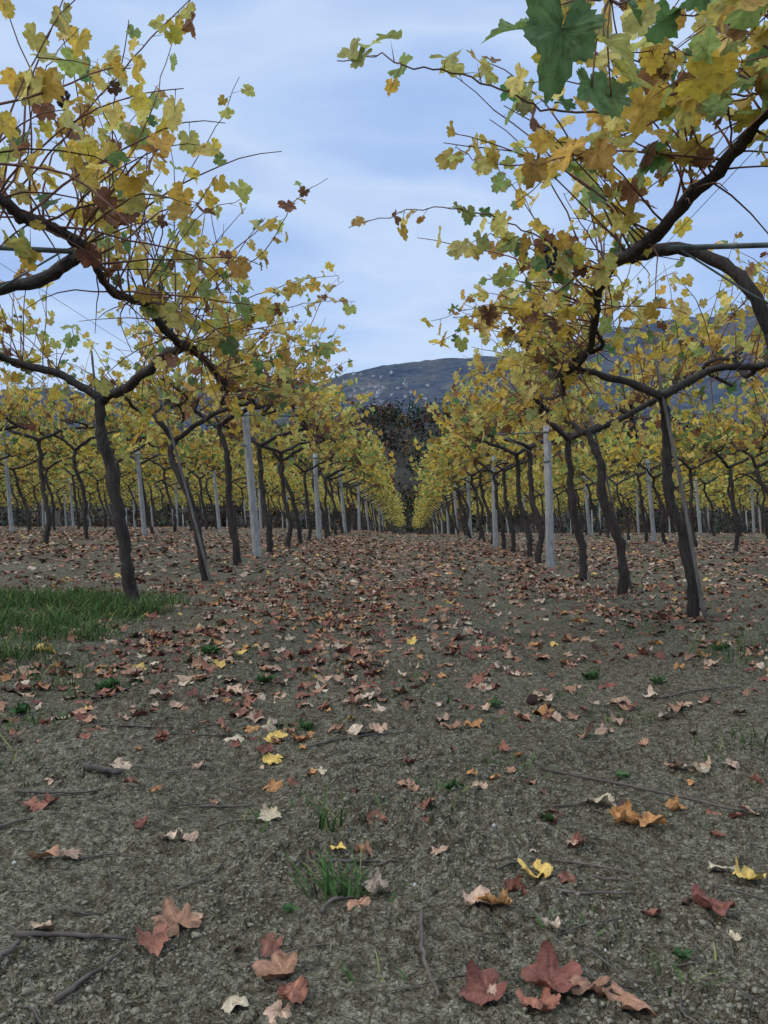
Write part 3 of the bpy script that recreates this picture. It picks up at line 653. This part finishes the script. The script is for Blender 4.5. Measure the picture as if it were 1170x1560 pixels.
C = np.repeat((base[:, None, :] * rg.uniform(.5, 1.5, (n, k, 1))).reshape(-1, 3), 4, 0)
mb = MB(); mb.add(V, F, 0, C); mf = leafmat('forest_foliage', 0, .9, False, False)
for i in range(n):
    if y[i] < 230: tube(mb, [(x[i], y[i], z[i] - 1), (x[i], y[i], z[i] + hgt[i] * .7)], .2, .1, 4, 1)
mb.obj('forest', [mf, M_bark], False)

m1, nt, b, o = newmat('plaster_wall'); at = nd(nt, 'ShaderNodeAttribute', attribute_name='Col'); nt.links.new(at.outputs['Color'], b.inputs['Base Color']); b.inputs['Roughness'].default_value = .9
mb = MB()
for i in range(60):
    y = rg.normal(1300, 90); x = y * rg.normal(-.035, .025); z = float(hz(np.array([x]), np.array([y]))[0]) + .2; a = rg.uniform(-.9, .9)
    w, dd, h = rg.uniform(1.8, 4.2), rg.uniform(2., 3.), rg.uniform(1.4, 3.4); R = np.array([[math.cos(a), -math.sin(a), 0], [math.sin(a), math.cos(a), 0], [0, 0, 1]])
    bx = np.array([[-w, -dd, -3], [w, -dd, -3], [w, dd, -3], [-w, dd, -3], [-w, -dd, h], [w, -dd, h], [w, dd, h], [-w, dd, h], [-w, 0, h + 1.4], [w, 0, h + 1.4]])
    wc = np.array([.40, .42, .45]) * rg.uniform(.5, 1.2)
    mb.add(bx @ R.T + [x, y, z], [[0, 1, 5], [0, 5, 4], [1, 2, 6], [1, 6, 5], [2, 3, 7], [2, 7, 6], [3, 0, 4], [3, 4, 7], [4, 7, 8], [5, 9, 6]], 0, wc)
    rf = np.array([[-w - .4, -dd - .4, h - .1], [w + .4, -dd - .4, h - .1], [w + .4, 0, h + 1.7], [-w - .4, 0, h + 1.7], [w + .4, dd + .4, h - .1], [-w - .4, dd + .4, h - .1]])
    mb.add(rf @ R.T + [x, y, z], [[0, 1, 2], [0, 2, 3], [3, 2, 4], [3, 4, 5]], 0, np.array([.16, .125, .125]))
    for wx in np.linspace(-w * .65, w * .65, 3):
        mb.add(np.array([[wx - .3, -dd - .05, .2], [wx + .3, -dd - .05, .2], [wx + .3, -dd - .05, 1.1], [wx - .3, -dd - .05, 1.1]]) @ R.T + [x, y, z], [[0, 1, 2], [0, 2, 3]], 0, (.07, .07, .08))
mb.obj('hillside_village', [m1], False)

# ------------------------------------------------------------------ world, sun, camera
w = bpy.data.worlds.new('World'); scene.world = w; w.use_nodes = True; nt = w.node_tree; bg = nt.nodes['Background']
SE = math.radians(30); az = math.radians(-115)
sky = nd(nt, 'ShaderNodeTexSky', sky_type='NISHITA'); sky.sun_disc = False; sky.sun_elevation = SE; sky.sun_rotation = az
tc = nd(nt, 'ShaderNodeTexCoord'); mp = nd(nt, 'ShaderNodeMapping'); mp.inputs['Scale'].default_value = (1.1, 1.1, 3.6); mp.inputs['Location'].default_value = (.3, 0, .2); nt.links.new(tc.outputs['Generated'], mp.inputs[0])
n1 = noise(nt, mp.outputs[0], 1.8, 6, .5); n1.inputs['Distortion'].default_value = .2
r = ramp(nt, n1.outputs['Fac'], [(.30, (2.3, 3.4, 5.9)), (.44, (2.9, 4.05, 6.3)), (.56, (4.0, 5.0, 6.75)), (.66, (3.3, 4.3, 6.3)), (.78, (2.6, 3.55, 5.7))])
mx = nd(nt, 'ShaderNodeMix', data_type='RGBA'); mx.inputs[0].default_value = .9
nt.links.new(sky.outputs[0], mx.inputs[6]); nt.links.new(r.outputs[0], mx.inputs[7])
sx = nd(nt, 'ShaderNodeSeparateXYZ'); nt.links.new(tc.outputs['Generated'], sx.inputs[0])
mr = nd(nt, 'ShaderNodeMapRange', interpolation_type='SMOOTHSTEP'); mr.inputs['From Min'].default_value = .52; mr.inputs['From Max'].default_value = .95; mr.inputs['To Min'].default_value = 1.0; mr.inputs['To Max'].default_value = 2.6
nt.links.new(sx.outputs['Z'], mr.inputs['Value'])
vs = nd(nt, 'ShaderNodeVectorMath', operation='SCALE'); nt.links.new(mx.outputs[2], vs.inputs[0]); nt.links.new(mr.outputs[0], vs.inputs['Scale'])
wm = nd(nt, 'ShaderNodeMix', data_type='RGBA')
mr2 = nd(nt, 'ShaderNodeMapRange', interpolation_type='SMOOTHSTEP'); mr2.inputs['From Min'].default_value = .55; mr2.inputs['From Max'].default_value = .9; mr2.inputs['To Max'].default_value = .6
nt.links.new(sx.outputs['Z'], mr2.inputs['Value']); nt.links.new(mr2.outputs[0], wm.inputs[0]); nt.links.new(vs.outputs[0], wm.inputs[6]); wm.inputs[7].default_value = (10.6, 10.8, 10.8, 1)
nt.links.new(wm.outputs[2], bg.inputs['Color']); bg.inputs['Strength'].default_value = .15
sun = bpy.data.lights.new('sun', 'SUN'); sun.energy = 1.3; sun.angle = math.radians(14); sun.color = (1, .93, .82)
so = bpy.data.objects.new('sun', sun); scene.collection.objects.link(so)
from mathutils import Vector
dirv = Vector((math.sin(az) * math.cos(SE), math.cos(az) * math.cos(SE), math.sin(SE)))
so.rotation_euler = dirv.to_track_quat('Z', 'Y').to_euler()
cam = bpy.data.cameras.new('camera'); co_ = bpy.data.objects.new('camera', cam); scene.collection.objects.link(co_)
cam.sensor_fit = 'VERTICAL'; cam.sensor_height = 24; cam.lens = 24 * 1224 / 1560; cam.clip_end = 20000; cam.clip_start = .05
co_.location = (0, 0, .7); co_.rotation_euler = (math.radians(90.2), 0, math.radians(1.87))
scene.camera = co_
print('leaves', na, nb, nc_, nd_, 'objs', len(bpy.data.objects))
